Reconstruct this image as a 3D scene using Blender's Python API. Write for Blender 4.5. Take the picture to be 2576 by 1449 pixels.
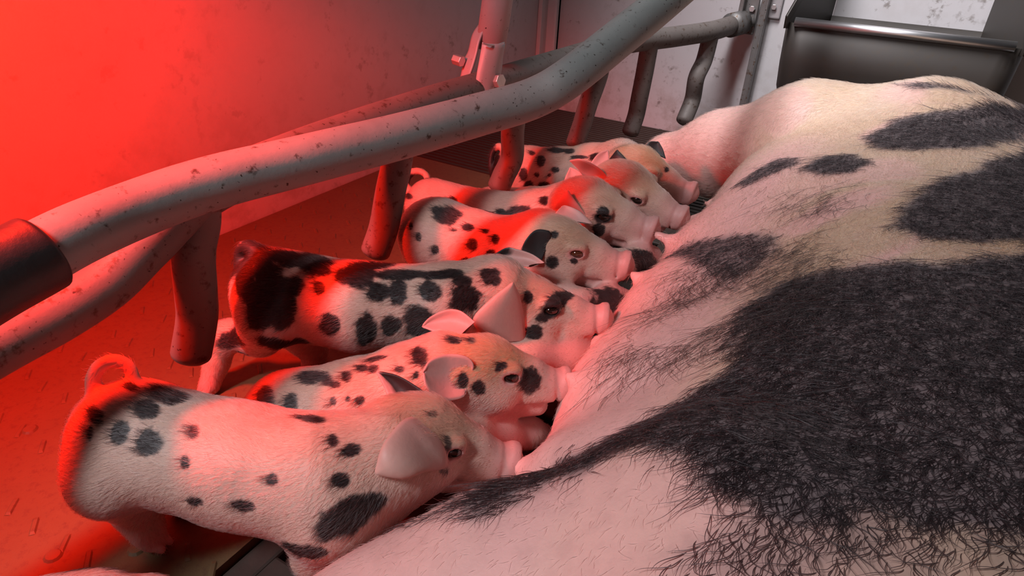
import bpy, math, random
import numpy as np
from mathutils import Vector, Matrix
from mathutils.bvhtree import BVHTree

for o in list(bpy.data.objects):
    bpy.data.objects.remove(o)
SC = bpy.context.scene
COL = SC.collection
rng = np.random.default_rng(11)
random.seed(5)

# ------------------------------------------------------------------ camera
CX, CY, FOC = 1288.0, 724.5, 1650.0          # 2576 x 1449 frame
HC = 0.48
_pi, _ro, _az = map(math.radians, (29.75, 3.25, 28.89))
Fv = np.array([-math.sin(_az)*math.cos(_pi), math.cos(_az)*math.cos(_pi), -math.sin(_pi)])
Rv = np.array([math.cos(_az), math.sin(_az), 0.0])
Uv = np.cross(Rv, Fv)
Rv, Uv = math.cos(_ro)*Rv+math.sin(_ro)*Uv, -math.sin(_ro)*Rv+math.cos(_ro)*Uv
CAM = np.array([0.0, 0.0, HC])
cd = bpy.data.cameras.new('camera')
cd.sensor_width = 36.0
cd.lens = FOC/2576*36.0
cd.clip_start = 0.02
cam = bpy.data.objects.new('camera', cd)
COL.objects.link(cam)
cam.matrix_world = Matrix([[Rv[i], Uv[i], -Fv[i], CAM[i]] for i in range(3)]+[[0, 0, 0, 1]])
SC.camera = cam

# ------------------------------------------------------------------ light
SC.view_settings.view_transform = 'Standard'
SC.view_settings.look = 'None'
SC.view_settings.gamma = 1.0
SC.view_settings.exposure = 0.0
W = bpy.data.worlds.new('barn_air')
SC.world = W
W.use_nodes = True
bg = W.node_tree.nodes['Background']
bg.inputs[0].default_value = (0.80, 0.86, 1.0, 1)
bg.inputs[1].default_value = 0.014

def aim(o, frm, to):
    o.location = frm
    o.rotation_euler = (Vector(to)-Vector(frm)).to_track_quat('-Z', 'Y').to_euler()

def lamp(name, kind, frm, to, power, color, **kw):
    l = bpy.data.lights.new(name, kind)
    l.energy = power
    l.color = color
    for k, v in kw.items():
        setattr(l, k, v)
    o = bpy.data.objects.new(name, l)
    COL.objects.link(o)
    aim(o, frm, to)
    return o

# red infrared heat lamp hanging over the creep area, left of the frame
lamp('heat_lamp', 'SPOT', (-0.60, 0.165, 0.57), (-0.728, 0.415, 0.0), 42.0, (1.0, 0.014, 0.003),
     spot_size=math.radians(113), spot_blend=0.5, shadow_soft_size=0.035)
# the barn's neutral ceiling tubes in shades: one along the aisle behind the camera, one over the feeder
l1 = lamp('ceiling_tube', 'AREA', (-0.66, -0.80, 1.45), (-0.06, 0.62, 0.05), 4.3, (1.0, 0.94, 1.0),
     shape='RECTANGLE', size=0.14, size_y=0.4)
l1.data.spread = math.radians(80)
l2 = lamp('ceiling_tube', 'AREA', (-0.38, 1.06, 1.25), (0.12, 1.60, 0.1), 5.0, (1.0, 0.96, 1.0),
     shape='RECTANGLE', size=0.25, size_y=0.6)
l2.data.spread = math.radians(82)

# ------------------------------------------------------------------ pixel rays to world points
def ray(x, y):
    return Rv*((x-CX)/FOC)-Uv*((y-CY)/FOC)+Fv
def PD(x, y, d):
    return CAM+ray(x, y)*d
def PZ(x, y, z):
    q = ray(x, y)
    return CAM+q*((z-HC)/q[2])
def PX(x, y, v):
    q = ray(x, y)
    return CAM+q*(v/q[0])
def PY(x, y, v):
    q = ray(x, y)
    return CAM+q*(v/q[1])
def depth(p):
    return float((np.asarray(p)-CAM) @ Fv)

# ------------------------------------------------------------------ object helpers
def link(name, me, mat=None, parent=None):
    o = bpy.data.objects.new(name, me)
    COL.objects.link(o)
    if mat is not None:
        me.materials.append(mat)
    if parent is not None:
        o.parent = parent
    return o
def tag(o, label=None, cat=None, group=None, kind=None):
    if label: o['label'] = label
    if cat: o['category'] = cat
    if group: o['group'] = group
    if kind: o['kind'] = kind
    return o
def mesh(name, V, Fc, smooth=True):
    me = bpy.data.meshes.new(name)
    me.from_pydata([tuple(map(float, v)) for v in V], [], [tuple(map(int, f)) for f in Fc])
    me.update()
    if smooth:
        me.polygons.foreach_set('use_smooth', np.ones(len(me.polygons), dtype=bool))
    return me
class MB:
    def __init__(s):
        s.v, s.f = [], []
    def add(s, V, Fc):
        n = len(s.v)
        s.v += [tuple(map(float, p)) for p in V]
        s.f += [tuple(int(i)+n for i in f) for f in Fc]
    def box(s, c, h, rot=None):
        c = np.asarray(c, float); h = np.asarray(h, float)
        P = np.array([[x, y, z] for x in (-1, 1) for y in (-1, 1) for z in (-1, 1)])*h
        if rot is not None: P = P @ np.asarray(rot).T
        s.add(P+c, [(0, 1, 3, 2), (4, 6, 7, 5), (0, 4, 5, 1), (2, 3, 7, 6), (0, 2, 6, 4), (1, 5, 7, 3)])
    def tube(s, pts, rad, n=24, cap=True, squash=None):
        V, Fc = sweep(pts, rad, n, cap, squash)
        s.add(V, Fc)
    def build(s, name, mat, parent=None, smooth=True, bevel=0, seg=2):
        o = link(name, mesh(name, s.v, s.f, smooth), mat, parent)
        if bevel:
            m = o.modifiers.new('bevel', 'BEVEL')
            m.width = bevel; m.segments = seg; m.limit_method = 'ANGLE'; m.angle_limit = math.radians(40)
        return o
def spline(P, n=8):
    P = np.asarray(P, float)
    Q = np.vstack([2*P[0]-P[1], P, 2*P[-1]-P[-2]])
    out = []
    for i in range(1, len(Q)-2):
        a, b, c, d = Q[i-1], Q[i], Q[i+1], Q[i+2]
        for t in np.linspace(0, 1, n, endpoint=False):
            out.append(.5*((2*b)+(c-a)*t+(2*a-5*b+4*c-d)*t*t+(3*b-a-3*c+d)*t**3))
    out.append(P[-1])
    return np.array(out)
def sweep(pts, rad, n=24, cap=True, squash=None):
    pts = np.asarray(pts, float)
    rad = np.broadcast_to(np.asarray(rad, float), (len(pts),))
    T = np.gradient(pts, axis=0)
    T /= np.linalg.norm(T, axis=1)[:, None]
    a = np.array([0, 0, 1.0]) if abs(T[0][2]) < .9 else np.array([1.0, 0, 0])
    V, Fc = [], []
    u = np.cross(T[0], a); u /= np.linalg.norm(u)
    for i, (p, t, r) in enumerate(zip(pts, T, rad)):
        u = u-t*(u @ t); u /= np.linalg.norm(u)
        w = np.cross(t, u)
        for k in range(n):
            an = 2*math.pi*k/n
            V.append(p+r*(math.cos(an)*u+math.sin(an)*w))
    for i in range(len(pts)-1):
        for k in range(n):
            Fc.append((i*n+k, i*n+(k+1) % n, (i+1)*n+(k+1) % n, (i+1)*n+k))
    if cap:
        Fc.append(tuple(range(n))[::-1])
        Fc.append(tuple((len(pts)-1)*n+k for k in range(n)))
    return V, Fc

# ------------------------------------------------------------------ node helpers
def material(name):
    m = bpy.data.materials.new(name)
    m.use_nodes = True
    nt = m.node_tree
    b = nt.nodes['Principled BSDF']
    return m, nt, b
def N(nt, typ, **kw):
    n = nt.nodes.new(typ)
    for k, v in kw.items():
        setattr(n, k, v)
    return n
def noise_node(nt, scale, detail=4, rough=.55, vec=None):
    n = N(nt, 'ShaderNodeTexNoise')
    n.inputs['Scale'].default_value = scale
    n.inputs['Detail'].default_value = detail
    n.inputs['Roughness'].default_value = rough
    if vec: nt.links.new(vec, n.inputs['Vector'])
    return n
def ramp(nt, src, stops):
    r = N(nt, 'ShaderNodeValToRGB')
    nt.links.new(src, r.inputs[0])
    while len(r.color_ramp.elements) < len(stops):
        r.color_ramp.elements.new(.5)
    for e, (p, c) in zip(r.color_ramp.elements, stops):
        e.position = p
        e.color = c if len(c) == 4 else (*c, 1)
    return r
def mix(nt, fac, a, b, mode='MIX'):
    m = N(nt, 'ShaderNodeMix', data_type='RGBA', blend_type=mode)
    for sock, v in ((m.inputs[0], fac), (m.inputs[6], a), (m.inputs[7], b)):
        if isinstance(v, bpy.types.NodeSocket): nt.links.new(v, sock)
        elif isinstance(v, (int, float)): sock.default_value = v
        else: sock.default_value = (*v, 1)
    return m.outputs[2]
def math_node(nt, op, a, b=0.0):
    m = N(nt, 'ShaderNodeMath', operation=op)
    for sock, v in ((m.inputs[0], a), (m.inputs[1], b)):
        if isinstance(v, bpy.types.NodeSocket): nt.links.new(v, sock)
        else: sock.default_value = v
    return m.outputs[0]
def bump(nt, b, h, strength, dist):
    n = N(nt, 'ShaderNodeBump')
    n.inputs['Strength'].default_value = strength
    n.inputs['Distance'].default_value = dist
    nt.links.new(h, n.inputs['Height'])
    nt.links.new(n.outputs[0], b.inputs['Normal'])
def geo(nt):
    return N(nt, 'ShaderNodeNewGeometry').outputs['Position']
BLACK1, WHITE1 = (0, 0, 0), (1, 1, 1)

def mat_wall():
    m, nt, b = material('dirty_white_panel')
    p = geo(nt)
    n1 = noise_node(nt, 5.5, 6, .62, p); n2 = noise_node(nt, 55, 4, .6, p); n3 = noise_node(nt, 2.2, 3, .5, p)
    st = math_node(nt, 'MULTIPLY', ramp(nt, n1.outputs[0], [(.54, BLACK1), (.72, WHITE1)]).outputs[0],
                   ramp(nt, n2.outputs[0], [(.53, BLACK1), (.66, WHITE1)]).outputs[0])
    sx = N(nt, 'ShaderNodeSeparateXYZ'); nt.links.new(p, sx.inputs[0])
    low = ramp(nt, sx.outputs[2], [(.0, WHITE1), (.22, (.15, .15, .15)), (.6, (.25,)*3)]).outputs[0]
    n4 = noise_node(nt, 16, 5, .65, p)
    drip = math_node(nt, 'MULTIPLY', ramp(nt, n4.outputs[0], [(.50, BLACK1), (.64, WHITE1)]).outputs[0], low)
    yy_ = N(nt, 'ShaderNodeMapRange'); nt.links.new(sx.outputs[1], yy_.inputs[0])
    yy_.inputs[1].default_value = .75; yy_.inputs[2].default_value = 1.65; yy_.inputs[3].default_value = .35; yy_.inputs[4].default_value = 1.0
    n1b = noise_node(nt, 24, 6, .68, p)
    st2 = math_node(nt, 'MULTIPLY', ramp(nt, n1b.outputs[0], [(.60, BLACK1), (.67, WHITE1)]).outputs[0], yy_.outputs[0])
    st = math_node(nt, 'MAXIMUM', math_node(nt, 'MULTIPLY', st, yy_.outputs[0]), math_node(nt, 'MULTIPLY', st2, .8))
    c = mix(nt, n3.outputs[0], (.66, .65, .66), (.56, .54, .54))
    c = mix(nt, math_node(nt, 'MULTIPLY', drip, .38), c, (.24, .16, .10))
    c = mix(nt, math_node(nt, 'MULTIPLY', st, .75), c, (.09, .055, .03))
    nt.links.new(c, b.inputs['Base Color'])
    b.inputs['Roughness'].default_value = .48
    bump(nt, b, n2.outputs[0], .12, .002)
    return m
def mat_floor():
    m, nt, b = material('worn_brown_plastic')
    p = geo(nt)
    n1 = noise_node(nt, 9, 6, .65, p); n2 = noise_node(nt, 120, 4, .7, p)
    c = mix(nt, n1.outputs[0], (.095, .068, .030), (.16, .118, .055))
    c = mix(nt, ramp(nt, n2.outputs[0], [(.52, BLACK1), (.66, WHITE1)]).outputs[0], c, (.10, .065, .035))
    nt.links.new(c, b.inputs['Base Color'])
    b.inputs['Roughness'].default_value = .55
    bump(nt, b, n2.outputs[0], .25, .002)
    return m
def mat_plain(name, col, rough=.5, metal=0.0, scale=40, amt=.25, bmp=.1):
    m, nt, b = material(name)
    p = geo(nt)
    n = noise_node(nt, scale, 5, .6, p)
    c = mix(nt, n.outputs[0], tuple(x*(1-amt) for x in col), tuple(min(1, x*(1+amt)) for x in col))
    nt.links.new(c, b.inputs['Base Color'])
    b.inputs['Roughness'].default_value = rough
    b.inputs['Metallic'].default_value = metal
    if bmp: bump(nt, b, n.outputs[0], bmp, .002)
    return m
def mat_galv(name, a, c2, dirt=(.10, .065, .04), dlo=.58, rough=.5, metal=.35):
    m, nt, b = material(name)
    p = geo(nt)
    n1 = noise_node(nt, 14, 6, .65, p); n2 = noise_node(nt, 90, 5, .65, p); n3 = noise_node(nt, 260, 2, .5, p)
    c = mix(nt, n1.outputs[0], a, c2)
    c = mix(nt, ramp(nt, n2.outputs[0], [(dlo, BLACK1), (dlo+.1, WHITE1)]).outputs[0], c, dirt)
    c = mix(nt, ramp(nt, n3.outputs[0], [(.70, BLACK1), (.74, WHITE1)]).outputs[0], c, (.03, .02, .015))
    nt.links.new(c, b.inputs['Base Color'])
    r = ramp(nt, n1.outputs[0], [(.3, (rough-.08,)*3), (.7, (rough+.12,)*3)])
    nt.links.new(r.outputs[0], b.inputs['Roughness'])
    b.inputs['Metallic'].default_value = metal
    bump(nt, b, n2.outputs[0], .25, .0015)
    return m
M_WALL, M_FLOOR = mat_wall(), mat_floor()
M_CAST = mat_plain('dark_cast_floor', (.055, .042, .034), .6, 0, 60, .4, .3)
M_SLAT = mat_plain('dark_plastic_slats', (.034, .027, .019), .55, 0, 60, .4, .2)
M_PIT = mat_plain('slurry_pit_dark', (.012, .010, .008), .9, 0, 20, .3, 0)
M_GALV = mat_galv('weathered_galvanised_pipe', (.19, .215, .205), (.31, .335, .315), (.06, .045, .035), .60, .55, .15)
M_GALV2 = mat_galv('dirty_galvanised_pipe', (.13, .11, .098), (.21, .185, .17), (.08, .05, .035), .56, .55, .15)
M_GALV3 = mat_galv('pale_galvanised_post', (.36, .34, .345), (.46, .43, .435), (.2, .14, .10), .64, .5, .15)
M_DARKST = mat_galv('dull_grey_steel', (.16, .155, .15), (.26, .25, .24), (.12, .07, .04), .56, .5, .6)
M_RUB = mat_plain('black_rubber', (.02, .019, .019), .5, 0, 80, .4, .3)
M_STEEL = mat_plain('stainless_bright', (.72, .73, .74), .38, 1.0, 30, .08, .02)
M_BOLT = mat_plain('zinc_bolt', (.55, .53, .52), .4, .7, 60, .1, .05)
def mat_trough():
    m, nt, b = material('stained_stainless')
    p = geo(nt)
    n1 = noise_node(nt, 6, 5, .6, p); n2 = noise_node(nt, 80, 4, .6, p)
    c = mix(nt, n1.outputs[0], (.030, .026, .022), (.060, .053, .047))
    c = mix(nt, ramp(nt, n2.outputs[0], [(.55, BLACK1), (.7, WHITE1)]).outputs[0], c, (.05, .04, .03))
    nt.links.new(c, b.inputs['Base Color'])
    b.inputs['Roughness'].default_value = .5
    b.inputs['Metallic'].default_value = .3
    return m
M_TROUGH = mat_trough()

# ------------------------------------------------------------------ setting
XW, YW = -0.887, 1.71
def struct(o, kind='structure'):
    o['kind'] = kind
    return o
b = MB(); b.box((XW-.02, .9, .50), (.02, 1.4, .60))
struct(b.build('wall_left', M_WALL, smooth=False))
b = MB(); b.box((.3, YW+.02, .50), (1.23, .02, .60))
struct(b.build('wall_back', M_WALL, smooth=False))
# stub added out of view, keeps the aisle tube off the left wall
b = MB(); b.box((XW+.117, -.44, .80), (.120, .02, .90))
struct(b.build('wall_light_blocker', M_WALL, smooth=False))
# white corner profile between the two walls
b = MB(); b.box((XW+.022, YW-.006, .55), (.022, .006, .54)); b.box((XW+.040, YW-.011, .55), (.004, .011, .54))
b.box((XW+.006, YW-.024, .55), (.006, .022, .54))
struct(b.build('trim_1', mat_plain('white_profile', (.72, .72, .72), .4, 0, 12, .08, .03), smooth=False, bevel=.002))

# floor: solid creep panels with raised anti-slip bars, slatted panels at the back, slotted sow floor on the right
fb = MB()
XE = -0.365
fb.box(((XW+XE)/2, .22, -.015), ((XE-XW)/2-.003, .90, .015))
rr = random.Random(3)
def dash(x, y, an, L=.0100, w=.0027, h=.0011):
    c, s = math.cos(an), math.sin(an)
    prof = [(-w, 0), (-w*.55, h), (w*.55, h), (w, 0)]
    V = []
    for t in (-L, -L+.003, L-.003, L):
        k = .25 if abs(t) == L else 1
        for px_, pz_ in prof:
            V.append((x+t*c-px_*s, y+t*s+px_*c, pz_*k+.0001))
    Fc = [(i*4+j, i*4+j+1, (i+1)*4+j+1, (i+1)*4+j) for i in range(3) for j in range(3)]+[(0, 1, 2, 3), (15, 14, 13, 12)]
    fb.add(V, Fc)
for i in range(16):
    for j in range(27):
        x = XW+.02+i*.037+rr.uniform(-.003, .003); y = -.38+j*.052+rr.uniform(-.003, .003)
        if x > XE-.015 or y > 1.09: continue
        # pairs of bars turned against each other
        dash(x+(.0185 if j % 2 else 0), y, math.radians(-38 if (i+j) % 2 else -48))
# round rivet bumps
for (x, y) in [(-.49, .13), (-.44, .17), (-.60, .30), (-.52, .08), (-.66, .2), (-.41, .10)]:
    V, Fc = [(x, y, .0022)], []
    for k in range(12):
        an = k*math.pi/6
        V += [(x+.0055*math.cos(an), y+.0055*math.sin(an), .0018)]
    for k in range(12):
        an = k*math.pi/6
        V += [(x+.0075*math.cos(an), y+.0075*math.sin(an), .0)]
    for k in range(12):
        Fc += [(0, 1+k, 1+(k+1) % 12), (1+k, 13+k, 13+(k+1) % 12, 1+(k+1) % 12)]
    fb.add(V, Fc)
struct(fb.build('floor', M_FLOOR, smooth=False))
fs = MB()
y = 1.13
while y < YW-.004:
    fs.box(((XW+XE+.5)/2, y, -.012), ((XE+.5-XW)/2-.002, .0055, .012))
    y += .0165
for x in np.arange(XW+.03, XE+.5, .085):
    fs.box((x, (1.12+YW)/2, -.0155), (.004, (YW-1.12)/2, .0125))
o = struct(fs.build('floor_slats', M_SLAT, smooth=False)); o['kind'] = 'structure'
fc = MB()
yy = -.75
while yy < 1.11:
    for (xa, xb) in ((XE+.012, XE+.055), (XE+.15, XE+.32), (XE+.42, XE+.60), (XE+.70, XE+.9)):
        pass
    fc.box((XE+.55, yy, -.02), (.55, .016, .013))
    yy += .046
fc.box((XE+.012, .18, -.018), (.012, .93, .0125)); fc.box((XE+.10, .18, -.018), (.016, .93, .0125))
fc.box((XE+.36, .18, -.018), (.02, .93, .0125)); fc.box((XE+.7, .18, -.018), (.02, .93, .0125))
struct(fc.build('floor_sow_slots', M_CAST, smooth=False, bevel=.003))
b = MB(); b.box((.3, .5, -.12), (1.3, 1.3, .01))
struct(b.build('floor_pit', M_PIT, smooth=False))

# ------------------------------------------------------------------ rails
# finger rail: straight run at x = -.49, then a bend towards the back wall
BX = -.492
endw = PY(1862, 66, 1.60)
bp = [(BX-.005, -.36, .18), (BX-.005, -.05, .18), (BX, .08, .19), PX(0, 868, BX), PX(150, 790, BX), PX(270, 712, BX), PX(370, 615, BX), (BX, .33, .255), (BX, .45, .266),
      (BX, .65, .271), (BX, .85, .271), (BX, 1.05, .271), (BX+.003, 1.20, .272), PZ(1600, 104, .272), PZ(1700, 92, .274), PZ(1790, 78, .278), PZ(1850, 60, .283)]
bp = np.array([np.asarray(p, float) for p in bp])
rb = bpy.data.objects.new('finger_rail', None); COL.objects.link(rb); rb.location = (BX, .65, .271)
tag(rb, 'dirty steel crate rail behind the front pipe with hanging fingers, bent near the feeder', 'crate rail')
def rel(o):   # keep world coordinates under a moved parent
    o.matrix_parent_inverse = o.parent.matrix_world.inverted() if o.parent.type != 'EMPTY' else Matrix.Translation(-o.parent.location)
    return o
b = MB(); b.tube(spline(bp, 8), .0205, 28)
rel(b.build('rail_tube', M_GALV2, rb))
def finger(pts, r=.0182):
    P = spline(pts, 7)
    R = np.full(len(P), r)
    t = P[-1]-P[-2]; t /= np.linalg.norm(t)
    ex, er = [], []
    for k in (.35, .65, .85, .96):
        ex.append(P[-1]+t*r*.55*k); er.append(r*math.sqrt(1-k*k))
    P = np.vstack([P, ex]); R = np.concatenate([R, er])
    m = MB(); m.tube(P, R, 22)
    return rel(m.build('finger', M_GALV2, rb))
finger([(BX, .325, .262), PX(500, 555, BX), PX(487, 640, BX-.002), PX(494, 740, BX-.006), PX(496, 800, BX-.01), PX(481, 890, BX-.012)])
finger([(BX, .60, .265), PX(1000, 400, BX), PX(983, 480, BX), PX(966, 570, BX-.004), PX(945, 632, BX-.008)])
finger([(BX, .875, .265), PX(1290, 325, BX), PX(1288, 395, BX), PX(1268, 440, BX-.006), PX(1255, 470, BX-.01)])
for px4 in ([(1522, 140), (1505, 190), (1480, 260), (1465, 310), (1447, 362)], [(1640, 110), (1622, 180), (1608, 250), (1600, 290), (1586, 332)],
            [(1790, 90), (1772, 150), (1752, 195), (1742, 250), (1721, 303)]):
    i = int(np.argmin(np.abs(np.array([(CX+FOC*((p-CAM)@Rv)/depth(p))-px4[0][0] for p in spline(bp, 8)]))))
    top = spline(bp, 8)[i]
    finger([top]+[PX(x, yv, top[0]-.002*k) for k, (x, yv) in enumerate(px4[1:], 1)])
# hinge collar and bolt at the back end of the rail
b = MB(); b.tube([PZ(1838, 64, .282), PZ(1866, 57, .285)], .0265, 24)
rel(b.build('end_collar', M_DARKST, rb))
b = MB(); b.tube([PZ(1866, 57, .285), PY(1898, 50, 1.68)], .013, 18)
rel(b.build('hinge_pin', M_DARKST, rb))

# front pipe with a black sleeve on the left
ra = bpy.data.objects.new('front_pipe', None); COL.objects.link(ra)
AX = [(-40, 712, -.452), (70, 655, -.452), (190, 592, -.455), (330, 532, -.458), (465, 482, -.452), (580, 448, -.441), (700, 419, -.428), (850, 382, -.409), (1000, 345, -.388), (1200, 290, -.358), (1335, 250, -.330), (1430, 197, -.306), (1560, 94, -.284), (1650, 22, -.272), (1750, -60, -.262), (1880, -165, -.245), (2060, -300, -.222)]
ap = [np.array([-.452, -.36, .262]), PX(-700, 1060, -.452), PX(-260, 838, -.452)]+[PX(*a) for a in AX]
ra.location = ap[9]
tag(ra, 'thick grey galvanised pipe crossing in front, kinked upward at the right', 'crate pipe')
b = MB(); b.tube(spline(ap, 8), .0212, 32)
rel(b.build('pipe', M_GALV, ra))
b = MB()
sl = spline([PX(-260, 838, -.452), PX(-40, 712, -.452), PX(70, 655, -.452), PX(112, 632, -.4525)], 6)
b.tube(sl, np.r_[np.full(len(sl)-2, .0262), .0258, .0240], 32)
tag(rel(b.build('rubber_sleeve', M_RUB, ra)), 'black rubber sleeve')

# support post clamped on the finger rail
PXX = -.500
tp = PX(1312, -420, PXX); bt = PX(1233, 128, PXX)
rp = bpy.data.objects.new('support_post', None); COL.objects.link(rp); rp.location = bt
tag(rp, 'pale upright pipe with a forked clamp bolted onto the rear rail', 'support post')
b = MB(); b.tube([tp, (tp+bt)/2, bt], .0208, 28)
rel(b.build('post_tube', M_GALV3, rp))
def sheet(name, left, right, xl, xr, mid=0.0, th=.003, nv=7):
    """folded sheet between two pixel-measured edges standing at depth xl and xr; mid bows it outward"""
    L_ = resample_edge(left, xl); R_ = resample_edge(right, xr)
    V, Fc = [], []
    n = len(L_)
    for i in range(n):
        for j in range(nv):
            t = j/(nv-1)
            V.append(L_[i]*(1-t)+R_[i]*t+np.array([mid*4*t*(1-t)*(1-.75*i/(n-1)), 0, 0]))
    for i in range(n-1):
        for j in range(nv-1):
            Fc.append((i*nv+j, i*nv+j+1, (i+1)*nv+j+1, (i+1)*nv+j))
    b = MB(); b.add(V, Fc)
    o = rel(b.build(name, M_GALV3, rp)); mm = o.modifiers.new('thick', 'SOLIDIFY'); mm.thickness = th; mm.offset = 0
    return o
def resample_edge(P, x):
    Q = np.array([PX(px_, py_, x if np.isscalar(x) else x[min(k, len(x)-1)]) for k, (px_, py_) in enumerate(P)])
    return spline(Q, 4)
# near cheek: wrapped on the pipe above, flat and rounded below
sheet('clamp_plate', [(1213, 108), (1206, 150), (1199, 190), (1196, 222), (1200, 240)], [(1266, 108), (1262, 150), (1258, 185), (1244, 215), (1222, 242)], -.481, -.470, .012)
# far cheek: swings out to the left
sheet('clamp_plate', [(1206, 62), (1190, 88), (1180, 128), (1170, 150), (1161, 190), (1155, 216)], [(1222, 66), (1206, 105), (1200, 132), (1192, 162), (1182, 188), (1166, 214)], -.524, -.503, .0)
def hexbolt(c, d, r, L, name='bolt', parent=None):
    d = np.asarray(d, float); d /= np.linalg.norm(d)
    m = MB(); m.tube([c, c+d*L], r, 6)
    return rel(m.build(name, M_BOLT, parent, smooth=False, bevel=.0008))
hexbolt(PX(1248, 203, -.468), (1, -.25, .15), .0092, .010, 'bolt', rp)
hexbolt(PX(1163, 155, -.520), (-1, .1, .1), .0075, .014, 'bolt', rp)
b = MB(); b.tube(spline([PX(1213, 108, -.476), PX(1228, 113, -.4705), PX(1248, 113, -.4685), PX(1268, 107, -.472)], 6), .0011, 8)
rel(b.build('weld_seam', M_BOLT, rp))

# steel upright at the back wall with hinge plate
ru = bpy.data.objects.new('steel_upright', None); COL.objects.link(ru)
ru.location = PY(1885, 200, 1.69)
tag(ru, 'narrow flat steel bar standing against the back wall left of the feeder', 'steel bar')
tp = PY(1940, -60, 1.69); bt = PY(1862, 300, 1.69)
b = MB()
xm = (tp[0]+bt[0])/2
b.box((xm, 1.692, .30), (.0085, .006, .30)); b.box((xm+.0075, 1.684, .30), (.002, .012, .30))
rel(b.build('bar', M_DARKST, ru, smooth=False, bevel=.001))
b = MB(); pc = PY(1880, 45, 1.685); b.box((xm-.032, 1.687, pc[2]+.01), (.020, .004, .045)); b.box((xm-.046, 1.675, pc[2]+.02), (.005, .014, .05))
rel(b.build('hinge_plate', M_DARKST, ru, smooth=False, bevel=.002))
hexbolt(PY(1893, 22, 1.682), (0, -1, 0), .007, .008, 'bolt', ru)

# feed trough
rt = bpy.data.objects.new('feed_trough', None); COL.objects.link(rt)
FL, FR = PY(1958, 62, 1.48), PY(2600, 108, 1.48)
zr = .318
x0, x1 = -.232, .172
rt.location = ((x0+x1)/2, 1.6, .19)
tag(rt, 'dark stained stainless steel feed trough with a bright rolled rim on the back wall', 'trough')
def rrect(xa, xb, ya, yb, z, r, n=6):
    P = []
    for (cx_, cy_, a0) in ((xb-r, yb-r, 0), (xa+r, yb-r, 90), (xa+r, ya+r, 180), (xb-r, ya+r, 270)):
        for k in range(n+1):
            a = math.radians(a0+90*k/n)
            P.append((cx_+r*math.cos(a), cy_+r*math.sin(a), z))
    return P
def shell(levels, thick):
    b = MB(); V = []; Fc = []
    n = len(levels[0])
    for L in levels: V += L
    for i in range(len(levels)-1):
        for k in range(n):
            Fc.append((i*n+k, i*n+(k+1) % n, (i+1)*n+(k+1) % n, (i+1)*n+k))
    Fc.append(tuple(range(n)))
    b.add(V, Fc)
    return b
lv = []
yb = YW-.012
for (z, ins, r) in ((.165, .030, .02), (.168, .020, .03), (.176, .012, .036), (.192, .007, .04), (.24, .003, .04), (zr, 0, .036)):
    lv.append(rrect(x0+ins, x1-ins, 1.48+ins*1.1, yb, z, r))
o = rel(shell(lv, .003).build('basin', M_TROUGH, rt)); m = o.modifiers.new('thick', 'SOLIDIFY'); m.thickness = .0025; m.offset = 1
b = MB(); b.tube([(x0+.018, 1.478, zr+.003), (x1-.018, 1.478, zr+.003)], .0085, 18)
tag(rel(b.build('rim', M_STEEL, rt)), 'bright rolled steel rim')
for xs, sg in ((x0, 1), (x1, -1)):   # side cheeks rising to the wall
    b = MB()
    V = [(xs, 1.478, zr-.01), (xs, 1.47, zr+.012), (xs+sg*.012, 1.50, zr+.06), (xs+sg*.035, 1.60, zr+.17), (xs+sg*.055, YW-.012, zr+.22), (xs+sg*.055, YW-.012, zr-.01)]
    V = V+[(p[0]+sg*.004, p[1], p[2]) for p in V]
    n = 6
    Fc = [tuple(range(n)), tuple(range(2*n-1, n-1, -1))]+[(k, (k+1) % n, n+(k+1) % n, n+k) for k in range(n)]
    b.add(V, Fc)
    rel(b.build('side_cheek', M_TROUGH, rt, smooth=False, bevel=.0015))
b = MB(); pb = PY(1944, 22, 1.69)
b.box((pb[0]+.004, 1.703, pb[2]+.01), (.013, .003, .032))
rel(b.build('mounting_plate', M_GALV3, rt, smooth=False, bevel=.003))
hexbolt(PY(1947, 18, 1.696), (0, -1, 0), .0065, .003, 'bolt', rt)

# ------------------------------------------------------------------ sculpting: signed distance fields and surface nets
F32 = np.float32
def unit(v):
    v = np.asarray(v, float)
    return v/np.linalg.norm(v)
def smin(a, b, k):
    h = np.maximum(k-np.abs(a-b), 0)/k
    return np.minimum(a, b)-h*h*k*.25
def smax(a, b, k):
    return -smin(-a, -b, k)
def cone(p, a, b, ra, rb):
    a = np.asarray(a, F32); ab = np.asarray(b, F32)-a
    q = p-a
    t = np.clip((q @ ab)/max(float(ab @ ab), 1e-9), 0, 1)
    return np.linalg.norm(q-t[:, None]*ab, axis=1)-(ra+t*(rb-ra))
def ellip(p, c, r, M=None):
    q = p-np.asarray(c, F32)
    if M is not None: q = q @ M
    r = np.asarray(r, F32)
    k0 = np.linalg.norm(q/r, axis=1); k1 = np.linalg.norm(q/(r*r), axis=1)
    return k0*(k0-1)/np.maximum(k1, 1e-6)
def chain(p, P, k=.012):
    d = None
    for a, b in zip(P[:-1], P[1:]):
        e = cone(p, a[:3], b[:3], a[3], b[3])
        d = e if d is None else smin(d, e, k)
    return d
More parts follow.
